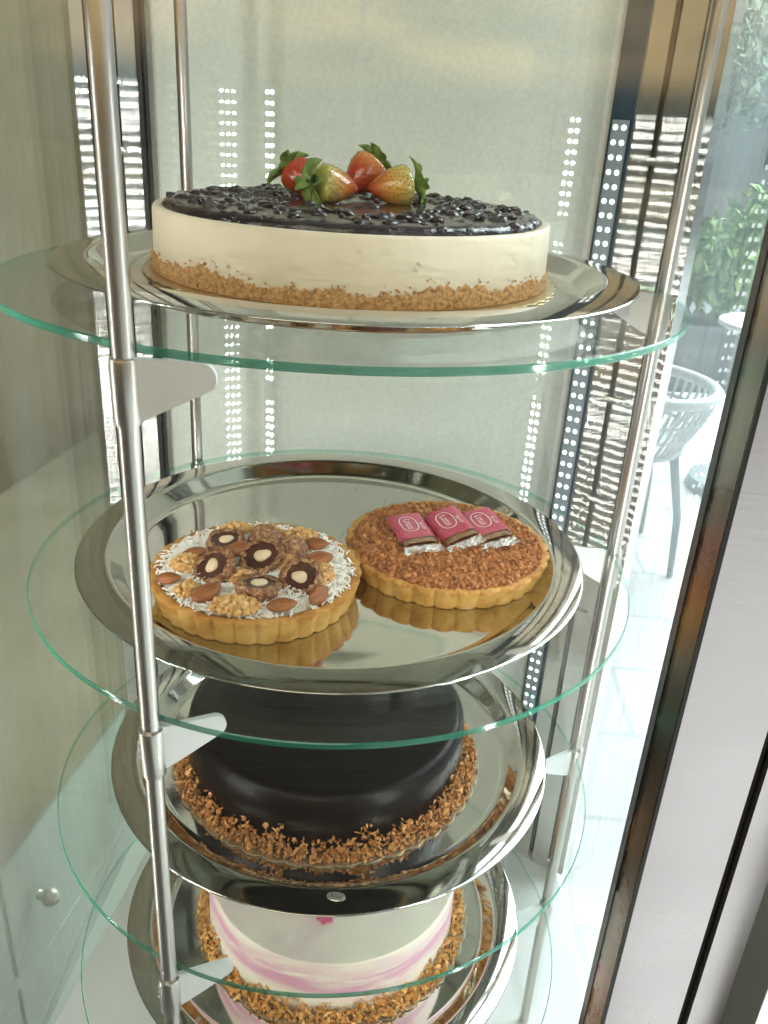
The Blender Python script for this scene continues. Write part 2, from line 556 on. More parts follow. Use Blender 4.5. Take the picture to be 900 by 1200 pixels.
def tube(path, r, seg=16, closed=False, cap=True):
    P = [Vector(p) for p in path]
    n = len(P)
    rr = r if hasattr(r, '__len__') else [r] * n
    v, f = [], []
    ref = None
    for i, p in enumerate(P):
        if closed:
            d = (P[(i + 1) % n] - P[i - 1]).normalized()
        else:
            d = (P[min(i + 1, n - 1)] - P[max(i - 1, 0)]).normalized()
        if ref is None:
            ref = Vector((0, 0, 1)) if abs(d.z) < 0.9 else Vector((1, 0, 0))
        a = d.cross(ref).normalized()
        b = d.cross(a).normalized()
        ref = -b if False else a.cross(d)
        for j in range(seg):
            t = 2 * PI * j / seg
            q = p + (a * math.cos(t) + b * math.sin(t)) * rr[i]
            v.append(q[:])
    for i in range(n if closed else n - 1):
        for j in range(seg):
            i2 = (i + 1) % n
            f.append((i * seg + j, i * seg + (j + 1) % seg, i2 * seg + (j + 1) % seg, i2 * seg + j))
    if cap and not closed:
        f.append(tuple(range(seg)))
        f.append(tuple((n - 1) * seg + j for j in range(seg))[::-1])
    return v, f


def prism(poly, z0, z1):
    n = len(poly)
    v = [(x, y, z0) for x, y in poly] + [(x, y, z1) for x, y in poly]
    f = [tuple(range(n))[::-1], tuple(range(n, 2 * n))]
    for i in range(n):
        f.append((i, (i + 1) % n, n + (i + 1) % n, n + i))
    return v, f


def xf(v, M4):
    v = np.asarray(v, float).reshape(-1, 3)
    A = np.array(M4)
    return v @ A[:3, :3].T + A[:3, 3]


def rotm(rx, ry, rz):
    return np.array(Matrix.Rotation(rz, 3, 'Z') @ Matrix.Rotation(ry, 3, 'Y') @ Matrix.Rotation(rx, 3, 'X'))


_ico = None


def ico():
    global _ico
    if _ico is None:
        bm = bmesh.new()
        bmesh.ops.create_icosphere(bm, subdivisions=1, radius=1)
        _ico = (np.array([q.co[:] for q in bm.verts]), [tuple(x.index for x in q.verts) for q in bm.faces])
        bm.free()
    return _ico


def ball(nu=24, nv=16):
    v, f = [], []
    for i in range(nv + 1):
        p = PI * i / nv
        for j in range(nu):
            t = 2 * PI * j / nu
            v.append((math.sin(p) * math.cos(t), math.sin(p) * math.sin(t), math.cos(p)))
    for i in range(nv):
        for j in range(nu):
            f.append((i * nu + j, (i + 1) * nu + j, (i + 1) * nu + (j + 1) % nu, i * nu + (j + 1) % nu))
    return np.array(v), f


def lumps(mb, pts, smin, smax, jit=0.28, flat=1.0):
    V, F = ico()
    for p in pts:
        s = rng.uniform(smin, smax)
        d = V * (1 + rng.uniform(-jit, jit, (len(V), 1))) * rng.uniform(0.7, 1.2, 3) * s
        d = d @ rotm(*rng.uniform(0, 6.28, 3)).T
        d[:, 2] *= flat
        mb.add(d + p, F)


def flakes(mb, pts, lmin, lmax, thick=0.0005, upright=0.5):
    for p in pts:
        n = rng.integers(5, 8)
        a = np.sort(rng.uniform(0, 2 * PI, n))
        L = rng.uniform(lmin, lmax)
        r = L * rng.uniform(0.6, 1.0, n) * 0.5
        x, y = r * np.cos(a), r * np.sin(a) * rng.uniform(0.45, 0.8)
        zc = 2.0 * (x * x) / max(L, 1e-6) * rng.uniform(-0.6, 0.9)
        v = np.vstack([np.c_[x, y, zc], np.c_[x, y, zc + thick]])
        f = [tuple(range(n))[::-1], tuple(range(n, 2 * n))] + [(i, (i + 1) % n, n + (i + 1) % n, n + i) for i in range(n)]
        R = rotm(rng.uniform(-upright, upright) * PI, rng.uniform(-upright, upright) * PI, rng.uniform(0, 6.28))
        mb.add(v @ R.T + p, f)


def text_mesh(body, size, depth=0.0):
    c = bpy.data.curves.new("lettering", 'FONT')
    c.body = body
    c.size = size
    c.align_x = 'CENTER'
    c.align_y = 'CENTER'
    c.extrude = depth
    o = bpy.data.objects.new("lettering", c)
    col.objects.link(o)
    dg = bpy.context.evaluated_depsgraph_get()
    me = bpy.data.meshes.new_from_object(o.evaluated_get(dg))
    v = np.array([q.co[:] for q in me.vertices])
    f = [tuple(p.vertices) for p in me.polygons]
    bpy.data.objects.remove(o)
    bpy.data.meshes.remove(me)
    return v, f


def smoothnoise(t, seed, octs=((3, 1.0), (7, 0.6), (17, 0.4), (41, 0.25))):
    r = np.random.default_rng(seed)
    return sum(a * np.sin(k * t + r.uniform(0, 6.28)) for k, a in octs)


Z1, Z2, Z3, Z4 = 0.0, -0.2062, -0.4066, -0.6037
ZF = -1.30
# ---------------------------------------------------------------- setting: floors, street
o = MB().add(*box(-30, 0.33, -30, 30, ZF - 0.2, ZF)).build("floor", M['shopfloor'], smooth=False)
tag(o, kind="structure")
o = MB().add(*box(0.335, 60, -30, 4.3, ZF - 0.2, ZF - 0.002)).build("pavement", M['tiles'], smooth=False)
tag(o, kind="structure")
o = MB().add(*box(0.335, 60, 4.305, 60, ZF - 0.4, ZF - 0.12)).build("road", M['street'], smooth=False)
tag(o, kind="structure")

# ---------------------------------------------------------------- display cabinet
CA = -0.105                                              # the case is turned a little against the camera
cab = tag(empty("display_cabinet", (0, 0, -0.80)), "tall glass cake display cabinet with brushed steel corner columns and light strips", "display cabinet")
zo = 0.80                                                # children are written in world heights


def cpart(mb, name, m, parent=cab, smooth=False):
    vv = [a + np.array((0, 0, zo)) for a in mb.v]
    mb.v = vv
    return mb.build(name, m, parent, smooth)


ZT = 0.62
nb = np.array((math.sin(0.105), math.cos(0.105)))         # outward normal of the back
tb = np.array((nb[1], -nb[0]))


def slab(p, q, nrm, t0, t1, z0, z1):
    p, q, nrm = map(np.asarray, (p, q, nrm))
    a, b, c, d = p + nrm * t0, q + nrm * t0, q + nrm * t1, p + nrm * t1
    return prism([a, b, c, d], z0, z1)


bl, brr = np.array((-0.186, 0.3225)), np.array((0.231, 0.2785))
cpart(MB().add(*slab(bl, brr, nb, 0.0, 0.004, -0.79, ZT)), "back_pane", M['pane'])
cpart(MB().add(*slab(bl - tb * 0.02, brr + tb * 0.02, nb, 0.012, 0.03, -0.79, ZT)), "back_panel", M['back'])
fl, fr = np.array((-0.318, -0.235)), np.array((0.272, -0.297))
rl, rr_ = np.array((-0.2505, 0.287)), np.array((0.312, 0.2195))
cpart(MB().add(*slab(rl, fl, (-1, 0.1), 0.0, 0.004, -0.79, ZT)), "side_pane", M['side'])
cpart(MB().add(*slab(rr_, (0.262, -0.27), (1, -0.1), 0.0, 0.004, -0.79, ZT)), "side_pane", M['veil'])
# base and top
poly = [bl - tb * 0.03 + nb * 0.04, brr + tb * 0.07 + nb * 0.04, (0.31, -0.30), (-0.33, -0.25)]
cpart(MB().add(*prism(poly, -0.80, -0.792)), "base_plate", M['base'])
cpart(MB().add(*prism(poly, ZT + 0.002, ZT + 0.05)), "top_panel", M['base'])


def led_strip(p, q, nrm, z0, z1, cols, pitch, d, m, parent, off=0.002):
    p, q, nrm = map(np.asarray, (p, q, nrm))
    s = cpart(MB().add(*slab(p, q, nrm, -0.002, 0.0, z0, z1)), "light_strip", M['ledbase'], cab)
    mb = MB()
    t = (q - p) / np.linalg.norm(q - p)
    L = np.linalg.norm(q - p)
    n = int((z1 - z0) / pitch)
    for k in range(n):
        z = z1 - pitch * (k + 0.5)
        for c in range(cols):
            cxy = p + t * L * (c + 0.5) / cols + nrm * off
            u = t * d / 2
            mb.add([(*(cxy + u * math.cos(a)), z + d / 2 * math.sin(a)) for a in np.linspace(0, 2 * PI, 9)[:-1]], [tuple(range(8))])
    cpart(mb, "diodes", m, s)
    return s


def column(name, p, q, nrm, segs, z0=-0.79, z1=ZT):
    """folded sheet column: segs = [(t0, t1, depth)] along p->q, depth behind the face"""
    p, q, nrm = map(np.asarray, (p, q, nrm))
    pts = []
    for a, b, d in segs:
        pts += [p + (q - p) * a - nrm * d, p + (q - p) * b - nrm * d]
    back = [q - nrm * 0.03, p - nrm * 0.03]
    return cpart(MB().add(*prism(pts + back, z0, z1)), name, M['column'])


def perp(p, q):
    d = np.asarray(q) - np.asarray(p)
    n = np.array((d[1], -d[0])) / np.linalg.norm(d)
    if n @ (np.array((0, -0.1)) - np.asarray(p)) < 0:
        n = -n
    return n


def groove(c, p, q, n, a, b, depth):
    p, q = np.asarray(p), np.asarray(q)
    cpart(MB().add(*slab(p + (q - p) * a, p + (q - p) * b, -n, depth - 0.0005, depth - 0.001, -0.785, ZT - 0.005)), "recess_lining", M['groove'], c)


def clips(c, p, q, n, t, zs):
    p, q = np.asarray(p), np.asarray(q)
    for z in zs:
        a = p + (q - p) * t
        tt = (q - p) / np.linalg.norm(q - p)
        mb = MB()
        mb.add(*slab(a - tt * 0.004, a + tt * 0.004, n, -0.004, 0.004, z - 0.003, z + 0.003))
        mb.add(*slab(a + tt * 0.004, a + tt * 0.017, n, 0.0005, 0.004, z - 0.0025, z + 0.0025))
        cpart(mb, "shelf_clip", M['column'], c)


# rear right column (diagonal face)
p, q = np.array((0.2365, 0.2765)), np.array((0.312, 0.2205))
n = perp(p, q)
c = column("corner_column", p, q, n, [(0.27, 0.47, 0), (0.47, 0.535, 0.010), (0.535, 0.76, 0), (0.76, 0.87, 0.012), (0.87, 1.0, 0)])
groove(c, p, q, n, 0.475, 0.53, 0.010)
groove(c, p, q, n, 0.765, 0.865, 0.012)
clips(c, p, q, n, 0.50, (0.075, -0.035, -0.15, -0.26, -0.40))
cpart(MB().add(*slab(p, p + (q - p) * 0.25, n, -0.012, -0.004, -0.785, ZT - 0.005)), "dark_trim", M['navy'], c)
cpart(MB().add(*slab(p + (q - p) * 0.25, p + (q - p) * 0.268, n, -0.012, -0.002, -0.785, ZT - 0.005)), "gasket", M['black'], c)
led_strip(p + (q - p) * 0.04, p + (q - p) * 0.21, n, -0.62, 0.108, 2, 0.0128, 0.0048, M['ledmirrored'], c, 0.0006)  # diode dots reflected in the dark trim, built as a glowing strip
# rear left column
p, q = np.array((-0.190, 0.3185)), np.array((-0.2505, 0.289))
n = perp(p, q)
c = column("corner_column", p, q, n, [(0.17, 0.42, 0), (0.42, 0.50, 0.010), (0.50, 0.78, 0), (0.78, 0.83, 0.010), (0.83, 1.0, 0)])
groove(c, p, q, n, 0.425, 0.495, 0.010)
groove(c, p, q, n, 0.785, 0.825, 0.010)
clips(c, p, q, n, 0.46, (0.115, 0.055, -0.06, -0.20))
cpart(MB().add(*slab(p + (q - p) * 0.02, p + (q - p) * 0.07, n, -0.012, 0.001, -0.785, ZT - 0.005)), "gasket", M['black'], c)
cpart(MB().add(*slab(p + (q - p) * 0.11, p + (q - p) * 0.165, n, -0.012, 0.001, -0.785, ZT - 0.005)), "gasket", M['black'], c)
# front left column carries two light strips, front right one
p, q = np.array((-0.258, -0.232)), np.array((-0.322, -0.200))
n = perp(p, q)
c = column("corner_column", p, q, np.array((0.45, 0.89)), [(0, 1, 0.0)])
led_strip((-0.2515, -0.2315), (-0.235, -0.2265), np.array((0.29, 0.957)), -0.62, 0.130, 2, 0.0150, 0.0060, M['led'], c)
led_strip((-0.316, -0.2000), (-0.292, -0.2150), np.array((0.55, 0.835)), -0.62, 0.128, 3, 0.0150, 0.0042, M['led'], c)
c = column("corner_column", (0.205, -0.290), (0.262, -0.282), np.array((-0.14, 0.99)), [(0, 1, 0.0)])
led_strip((0.213, -0.2765), (0.2315, -0.2705), np.array((-0.31, 0.95)), -0.62, 0.118, 2, 0.0150, 0.0060, M['led'], c)
# glazed door in front: stile on the right with a black edge, its glass reaching left
door = cpart(MB().add(*slab((0.1493, -0.2940), (0.1855, -0.2975), (0.09, 0.995), 0.0, 0.022, -0.79, ZT)), "door_frame", M['door'])
d_n, d_t = np.array((0.095, 0.9955)), np.array((0.9955, -0.095))
e0 = np.array((0.1478, -0.29385))
cpart(MB().add(*slab(e0 - d_t * 0.0004, e0 + d_t * 0.0012, d_n, -0.0006, 0.0012, -0.79, ZT)), "edge_strip", M['black'], door)
cpart(MB().add(*slab(e0, e0 + d_t * 0.0010, d_n, 0.0012, 0.023, -0.79, ZT)), "polished_return", M['doorside'], door)
cpart(MB().add(*slab(e0 - d_t * 0.001, e0 + d_t * 0.0012, d_n, 0.023, 0.030, -0.79, ZT)), "gasket", M['black'], door)
cpart(MB().add(*slab((0.1860, -0.2968), (0.1900, -0.2972), (0.09, 0.995), 0.004, 0.02, -0.79, ZT)), "gasket", M['black'], door)
cpart(MB().add(*slab((0.1905, -0.2979), (0.2095, -0.2998), (0.09, 0.995), 0.0, 0.022, -0.79, ZT)), "frame_jamb", M['door'], door)
cpart(MB().add(*slab((0.2100, -0.2990), (0.2130, -0.2993), (0.09, 0.995), 0.004, 0.02, -0.79, ZT)), "gasket", M['black'], door)
cpart(MB().add(*slab((-0.315, -0.2385), (0.1460, -0.2816), (0.095, 0.9955), 0.0, 0.004, -0.79, ZT)), "door_glass", M['pane'], door)

# ---------------------------------------------------------------- revolving rack: three posts with brackets
rack = tag(empty("revolving_rack", (0, 0, -0.79)), "three slim brushed steel tubes with clamp brackets carrying the round glass shelves", "shelf rack")
RP = 0.2265
angs = (math.radians(244.65), math.radians(126.48), math.radians(6.29))
gdir = [[math.radians(a) for a in (-4, 22, 20, 20)], [math.radians(a) for a in (-60, -50, -40, -45)], [math.radians(a) for a in (158, 165, -150, -155)]]


def bracket_bm(d):
    """clamp plate standing on edge: rounded tip, tapering; local z=0 is the glass underside"""
    L, H = 0.0415, 0.030
    pts = [(0.004, 0.0), (L - 0.0072, 0.0)]
    for k in range(1, 11):
        a = PI / 2 - PI * k / 10 * 0.92
        pts.append((L - 0.0072 + 0.0072 * math.cos(a), -0.0072 + 0.0072 * math.sin(a)))
    pts += [(0.022, -0.0215), (0.012, -0.0265), (0.004, -H)]
    n = len(pts)
    v = []
    for y in (-0.0016, 0.0016):
        for x, z in pts:
            v.append((x * math.cos(d) - y * math.sin(d), x * math.sin(d) + y * math.cos(d), z))
    f = [tuple(range(n)), tuple(range(n, 2 * n))[::-1]] + [(i, n + i, n + (i + 1) % n, (i + 1) % n) for i in range(n)]
    return np.array(v), f


for k, a in enumerate(angs):
    P0 = np.array((RP * math.cos(a), RP * math.sin(a), 0.79))
    post = MB().add(*tube([tuple(P0 + (0, 0, z)) for z in (-0.79, 0.61)], 0.0050, 24)).build("post", M['tube'], rack, True, 40)
    for i, z in enumerate((Z1, Z2, Z3, Z4)):
        zz = z - 0.0048
        d = gdir[k][i]
        v, f = bracket_bm(d)
        br_ = MB().add(v + P0 + (0, 0, zz), f).build("bracket", M['bracket'], post, False)
        prof = [(0.0051, -0.031), (0.0064, -0.031), (0.0067, -0.030), (0.0067, -0.0012), (0.0064, 0.0), (0.0051, 0.0)]
        v, f = lathe(prof, 32)
        cm = MB().add(np.array(v) + P0 + (0, 0, zz - 0.0003), f)
        vb, fb = ball(10, 8)
        for q in (-0.0105, -0.0155, -0.0205):
            cm.add(vb * 0.0012 + P0 + (0.0067 * math.cos(d + 2.7), 0.0067 * math.sin(d + 2.7), zz + q), fb)
        cm.build("clamp", M['tube'], post, True, 35)

# ---------------------------------------------------------------- glass shelves
shl = ("topmost round glass shelf with thick green edge under the blueberry cheesecake",
       "round glass shelf with pale green edge carrying the two tarts",
       "round glass shelf with thin green edge under the dark chocolate cake",
       "lowest round glass shelf under the white cake with pink streaks")


def make_shelf(z):
    r = 0.22
    root = empty("glass_shelf", (0, 0, z))
    mb = MB()
    seg = 160
    prof = [(0.0, 0.0), (r - 0.0008, 0.0)]
    v, f = lathe(prof[1:] , seg)
    ring = [(math.cos(t) * (r - 0.0007), math.sin(t) * (r - 0.0007)) for t in np.linspace(0, 2 * PI, seg, endpoint=False)]
    mb.add([(x, y, 0) for x, y in ring], [tuple(range(seg))])
    mb.add([(x, y, -0.0043) for x, y in ring], [tuple(range(seg))[::-1]])
    mb.build("glass_disc", M['shelf'], root, False)
    v, f = lathe([(r - 0.0007, -0.0043), (r, -0.0036), (r, -0.0007), (r - 0.0007, 0.0)], seg)
    MB().add(v, f).build("green_edge", M['rim'], root, True, 30)
    return root


sh0 = make_shelf(Z1)
for i, z in enumerate((Z1, Z2, Z3, Z4)):
    s = sh0 if i == 0 else copy_tree(sh0)
    s.location = (0, 0, z)
    tag(s, shl[i], "glass shelf", "round glass shelves of the rack")

# ---------------------------------------------------------------- steel trays
TRH = 0.0138
TF = 0.0022                                              # tray floor height above the shelf
trl = ("mirror bright round steel tray under the blueberry cheesecake",
       "mirror bright round steel tray reflecting the two tarts",
       "round steel tray with small oval badge under the chocolate cake",
       "round steel tray under the white and pink cake")


def make_tray():
    root = empty("serving_tray")
    p = [(0.0, TF)]
    for r in np.linspace(0.02, 0.146, 12):
        p.append((r, TF))
    p += [(0.1500, TF + 0.0002), (0.1520, TF + 0.0010), (0.1538, TF + 0.0028), (0.1612, 0.0118), (0.1624, 0.0132), (0.1637, 0.0139), (0.1652, 0.0140),
          (0.1750, 0.0129), (0.1838, 0.0119), (0.1850, 0.0116), (0.1853, 0.0111), (0.1848, 0.0107), (0.1838, 0.0109), (0.1750, 0.0119), (0.1655, 0.0129),
          (0.1640, 0.0127), (0.1625, 0.0119), (0.1545, 0.0020), (0.1525, 0.0004), (0.150, 0.0001), (0.146, 0.0001), (0.0, 0.0001)]
    v, f = lathe(p, 180)
    MB().add(v, f).build("tray_body", M['tray'], root, True)
    return root


tr0 = make_tray()
tro = ((0.0022, -0.0057), (-0.0011, -0.0069), (0.0034, 0.0135), (0.0032, 0.0105))
trays = []
for i, z in enumerate((Z1, Z2, Z3, Z4)):
    s = tr0 if i == 0 else copy_tree(tr0)
    s.location = (tro[i][0], tro[i][1], z)
    tag(s, trl[i], "tray", "steel trays on the glass shelves")
    trays.append(s)
# the little maker's badge on the third tray's rim
bm_ = MB()
th = np.linspace(0, 2 * PI, 40, endpoint=False)
bm_.add(*prism([(0.0066 * math.cos(t), 0.0032 * math.sin(t)) for t in th], 0.0, 0.0006))
b = bm_.build("badge", M['badge'], trays[2], True, 30)
b.location = (0.0058, -0.1705, 0.0134)
b.rotation_euler = (0.11, 0, -0.12)
v, f = text_mesh("ASD", 0.0048)
v[:, 2] += 0.0010
MB().add(v, f).build("badge_letters", M['badgeink'], b, False)

# ---------------------------------------------------------------- cake boards


def cake_board(z, xy, r, n, m, label, amp=0.014):
    def rad(t, i):
        return 1 + (amp * abs(math.cos(n * t / 2)) if i in (1, 2, 3) else 0)
    v, f = lathe([(0.0, 0.0014), (r, 0.0014), (r + 0.0003, 0.0008), (r, 0.0002), (0.0, 0.0002)], 480, rad)
    o = MB().add(v, f).build("cake_board", m, None, True, 40)
    o.location = (xy[0], xy[1], z + TF)
    return tag(o, label, "cake board", "scalloped boards under the cakes")


cake_board(Z1, (0.0035, 0.006), 0.1335, 60, M['board'], "gold scalloped cake board sticking out beside the cheesecake")
cake_board(Z3, (-0.0015, 0.0095), 0.1300, 44, M['lace'], "bronze scalloped cake board under the dark chocolate cake", 0.02)
cake_board(Z4, (0.0096, 0.016), 0.1290, 44, M['lace'], "bronze scalloped cake board under the white and pink cake", 0.02)

# ---------------------------------------------------------------- blueberry cheesecake
CB = Z1 + TF + 0.0016
cc = tag(empty("blueberry_cheesecake", (0.0035, 0.0075, CB)), "round cream cheesecake with crumb base and glossy dark blueberry topping", "cheesecake")
H = 0.0385
v, f = lathe([(0.0, 0.0003), (0.1275, 0.0003), (0.1282, 0.001), (0.1276, H - 0.0025), (0.1268, H - 0.0008), (0.1252, H), (0.1215, H - 0.0008), (0.119, H - 0.002), (0.0, H - 0.002)],
             240, lambda t, i: 1 + 0.0016 * math.sin(3 * t + 1) + 0.0009 * math.sin(8 * t))
MB().add(v, f).build("cream_layer", M['cream'], cc, True, 50)
# crumb base with a ragged upper edge
mb = MB()
seg, rows = 700, 14
th = np.linspace(0, 2 * PI, seg, endpoint=False)
top = 0.0105 + 0.0015 * smoothnoise(th, 3, ((5, 1.1), (11, 1.0), (29, 0.6), (67, 0.5), (131, 0.4))) + rng.normal(0, 0.0006, seg)
top = np.clip(top, 0.003, 0.0165)
v, f = [], []
for j in range(seg):
    for i in range(rows):
        s = i / (rows - 1)
        r = 0.1281 + 0.0012 * math.sin(min(1, s * 4 + 0.3) * PI / 2) * (1 - s ** 6) + (rng.normal(0, 0.00035) if 0 < i < rows - 1 else 0) - (0.0012 if i == rows - 1 else 0)
        r *= 1 + 0.0016 * math.sin(3 * th[j] + 1) + 0.0009 * math.sin(8 * th[j])
        v.append((r * math.cos(th[j]), r * math.sin(th[j]), top[j] * s))
for j in range(seg):
    a, b_ = j * rows, ((j + 1) % seg) * rows
    for i in range(rows - 1):
        f.append((a + i, b_ + i, b_ + i + 1, a + i + 1))
mb.add(v, f)
for k in range(560):
    t = rng.uniform(0, 2 * PI)
    zt = np.interp(t, th, top)
    zz = zt * rng.uniform(0.3, 1.3)
    lumps(mb, [(0.1288 * math.cos(t), 0.1288 * math.sin(t), zz)], 0.0003, 0.0008)
mb.build("crumb_base", M['crumb'], cc, True)
# blueberries in dark jelly: one covering layer
mb = MB()
mb.add(*lathe([(0.1205, H - 0.003), (0.1205, H + 0.001), (0.118, H + 0.0033), (0.112, H + 0.0042), (0.0, H + 0.0048)], 160, lambda t, i: 1 + (0.006 * math.sin(19 * t) + 0.006 * math.sin(31 * t + 2)) * (i < 4)))
V, F = ball(10, 7)
pts = []
tries = 0
while len(pts) < 620 and tries < 40000:
    tries += 1
    r, t = 0.1175 * math.sqrt(rng.uniform()), rng.uniform(0, 2 * PI)
    pnt = np.array((r * math.cos(t), r * math.sin(t)))
    if all((pnt - q) @ (pnt - q) > 0.0045 ** 2 for q in pts):
        pts.append(pnt)
for pnt in pts:
    if np.hypot(*pnt - (0.0, -0.02)) < 0.040 and rng.uniform() < 0.75:
        continue
    s = rng.uniform(0.0030, 0.0056)
    vv = V * (1 + rng.uniform(-0.13, 0.13, (len(V), 1))) * (s, s * rng.uniform(0.6, 1.1), s * rng.uniform(0.40, 0.62))
    vv = vv @ rotm(rng.uniform(-.5, .5), rng.uniform(-.5, .5), rng.uniform(0, 6.28)).T
    r = np.hypot(*pnt)
    mb.add(vv + (pnt[0], pnt[1], H + 0.0036 - 0.0022 * max(0, (r - 0.10) / 0.0175) + rng.uniform(-0.0016, 0.0008)), F)
o = mb.build("blueberry_topping", M['berry'], cc, True, 50)
tag(o, kind="stuff")

# strawberries


def strawberry(name, loc, axis, L, R, tip, mid, shoulder, label, seed, leaf_n=8, leaf_l=0.014):
    """axis: from calyx to tip"""
    root = empty(name, loc)
    r_ = np.random.default_rng(seed)
    m = mat("strawberry_skin_ripe", tip, 0.22, Coat_Weight=0.5, Coat_Roughness=0.08)
    tcn = nd(m, "ShaderNodeTexCoord")
    s = nd(m, "ShaderNodeSeparateXYZ")
    lk(m, tcn.outputs["Generated"], s.inputs[0])
    a = math_(m, 'ADD', s.outputs[2], math_(m, 'MULTIPLY', math_(m, 'SUBTRACT', noise(m, 60, 3), 0.5), 0.5))
    lk(m, ramp(m, a, [(0.15, tip), (0.5, mid), (0.85, shoulder)]), pb(m).inputs["Base Color"])
    pb(m).inputs["Subsurface Weight"].default_value = 0.15
    pb(m).inputs["Subsurface Scale"].default_value = 0.004
    # profile along local z, tip at -z
    prof = []
    N = 26
    for i in range(N + 1):
        s_ = i / N
        rr = R * (math.sin(PI * min(1, s_ * 0.60)) ** 0.75 if s_ < 0.83 else math.sin(PI * 0.498) * max(0.0, math.cos((s_ - 0.83) / 0.17 * PI / 2)) ** 0.55)
        prof.append((max(rr, 0.0), -L / 2 + L * s_))
    Q = Vector(axis).normalized().to_track_quat('-Z', 'Y').to_matrix()
    bodyrot = np.array(Q)
    ph = r_.uniform(0, 6, 3)
    v, f = lathe(prof, 36, lambda t, i: 1 + 0.05 * math.sin(2 * t + ph[0]) + 0.03 * math.sin(3 * t + ph[1] + i * 0.1))
    v = np.array(v)
    mbb = MB().add(v, f)
    body = mbb.build("fruit", m, root, True)
    body.rotation_mode = 'QUATERNION'
    body.rotation_quaternion = Q.to_quaternion()
    # seeds sitting in the skin
    mbs = MB()
    Vs, Fs = ico()
    for i in range(2, N - 3, 2):
        rr, zz = prof[i]
        cnt = max(4, int(2 * PI * rr / 0.0036))
        for k in range(cnt):
            t = 2 * PI * (k + 0.5 * ((i // 2) % 2)) / cnt + r_.uniform(-.1, .1)
            rad = rr * (1 + 0.05 * math.sin(2 * t + ph[0]) + 0.03 * math.sin(3 * t + ph[1] + i * 0.1)) + 0.00005
            mbs.add(Vs * (0.00045, 0.00045, 0.0008) + (rad * math.cos(t), rad * math.sin(t), zz), Fs)
    mbs.build("seeds", M['seed'], body, True)
    # calyx
    mbl = MB()
    for k in range(leaf_n):
        t = 2 * PI * k / leaf_n + r_.uniform(-.2, .2)
        l = leaf_l * r_.uniform(0.75, 1.25)
        wd = l * r_.uniform(0.24, 0.36)
        lift = r_.uniform(-0.25, 0.9)
        v, f = [], []
        K = 7
        for i in range(K + 1):
            s_ = i / K
            wv = wd * (max(0.0, math.sin(PI * min(1, s_ * 0.92 + 0.08))) ** 0.8) * (1 if s_ < 1 else 0)
            rr = 0.0015 + l * s_
            zz = L / 2 + 0.0002 + 0.25 * l * math.sin(s_ * 2.6) * (0.4 + lift) - 0.5 * l * s_ * s_ * (0.6 - lift)
            for sd in (-1, -0.45, 0, 0.45, 1):
                v.append((rr, wv * sd * 0.9, zz + abs(sd) * wv * 0.5))
        for i in range(K):
            for j in range(4):
                f.append((i * 5 + j, i * 5 + j + 1, i * 5 + j + 6, i * 5 + j + 5))
        mbl.add(np.array(v) @ rotm(0, 0, t).T, f)
    mbl.add(*tube([(0, 0, L / 2 - 0.001), (0.0005, 0, L / 2 + 0.004), (0.002, 0.001, L / 2 + 0.007)], 0.0009, 8))
    lf = mbl.build("leafy_cap", M['leaf'], root, True)
    sm = lf.modifiers.new("thickness", 'SOLIDIFY')
    sm.thickness = 0.00025
    lf.rotation_mode = 'QUATERNION'
    lf.rotation_quaternion = Q.to_quaternion()
    return tag(root, label, "strawberry", "strawberries on the cheesecake")


RED, ORA, YEL, GRN = (0.42, 0.022, 0.012), (0.50, 0.075, 0.018), (0.62, 0.40, 0.085), (0.50, 0.46, 0.13)
strawberry("strawberry", (-0.0300, 0.026, 0.0570), (0.55, -0.5, -0.35), 0.027, 0.0112, RED, RED, (0.45, 0.05, 0.02), "deep red strawberry at the back left, half hidden behind the leafy one", 1)
strawberry("strawberry", (-0.0080, 0.000, 0.0565), (0.80, 0.45, -0.10), 0.032, 0.0124, (0.44, 0.028, 0.012), (0.58, 0.20, 0.04), GRN, "yellow and red strawberry with big leafy cap facing front left", 2, 9, 0.017)
strawberry("strawberry", (0.0080, 0.040, 0.0600), (-0.55, -0.62, -0.50), 0.030, 0.0132, RED, ORA, (0.62, 0.27, 0.07), "orange red strawberry standing behind and between the two front ones", 3)
strawberry("strawberry", (0.0270, 0.010, 0.0570), (-0.93, -0.25, -0.10), 0.031, 0.0125, (0.47, 0.055, 0.015), (0.60, 0.32, 0.06), GRN, "pale yellow strawberry at the right with leaves on its right end", 4, 8, 0.014)

# ---------------------------------------------------------------- tarts


def tart_shell(root, R0, R1, H, n, inner, m):
    def rad(t, i):
        return 1 + (0.042 * abs(math.cos(n * t / 2)) ** 0.6 + 0.004 * math.sin(5 * t + 1) if i <= 5 else 0.004 * math.sin(9 * t))
    prof = [(R0, 0.0), (R0 * 1.004, 0.001), ((R0 * 2 + R1) / 3, H * 0.35), ((R0 + 2 * R1) / 3, H * 0.7), (R1, H - 0.0008), (R1 * 0.994, H), (R1 * 0.965, H + 0.0002), (inner, H - 0.0008), (inner * 0.99, H - 0.004), (0, H - 0.004)]
    prof = [(0.0, 0.0)] + prof
    v, f = lathe(prof, 480, lambda t, i: rad(t, i - 1) if i else 1)
    v = np.array(v)
    v += rng.normal(0, 0.00016, v.shape)
    return MB().add(v, f).build("pastry_shell", m, root, True)


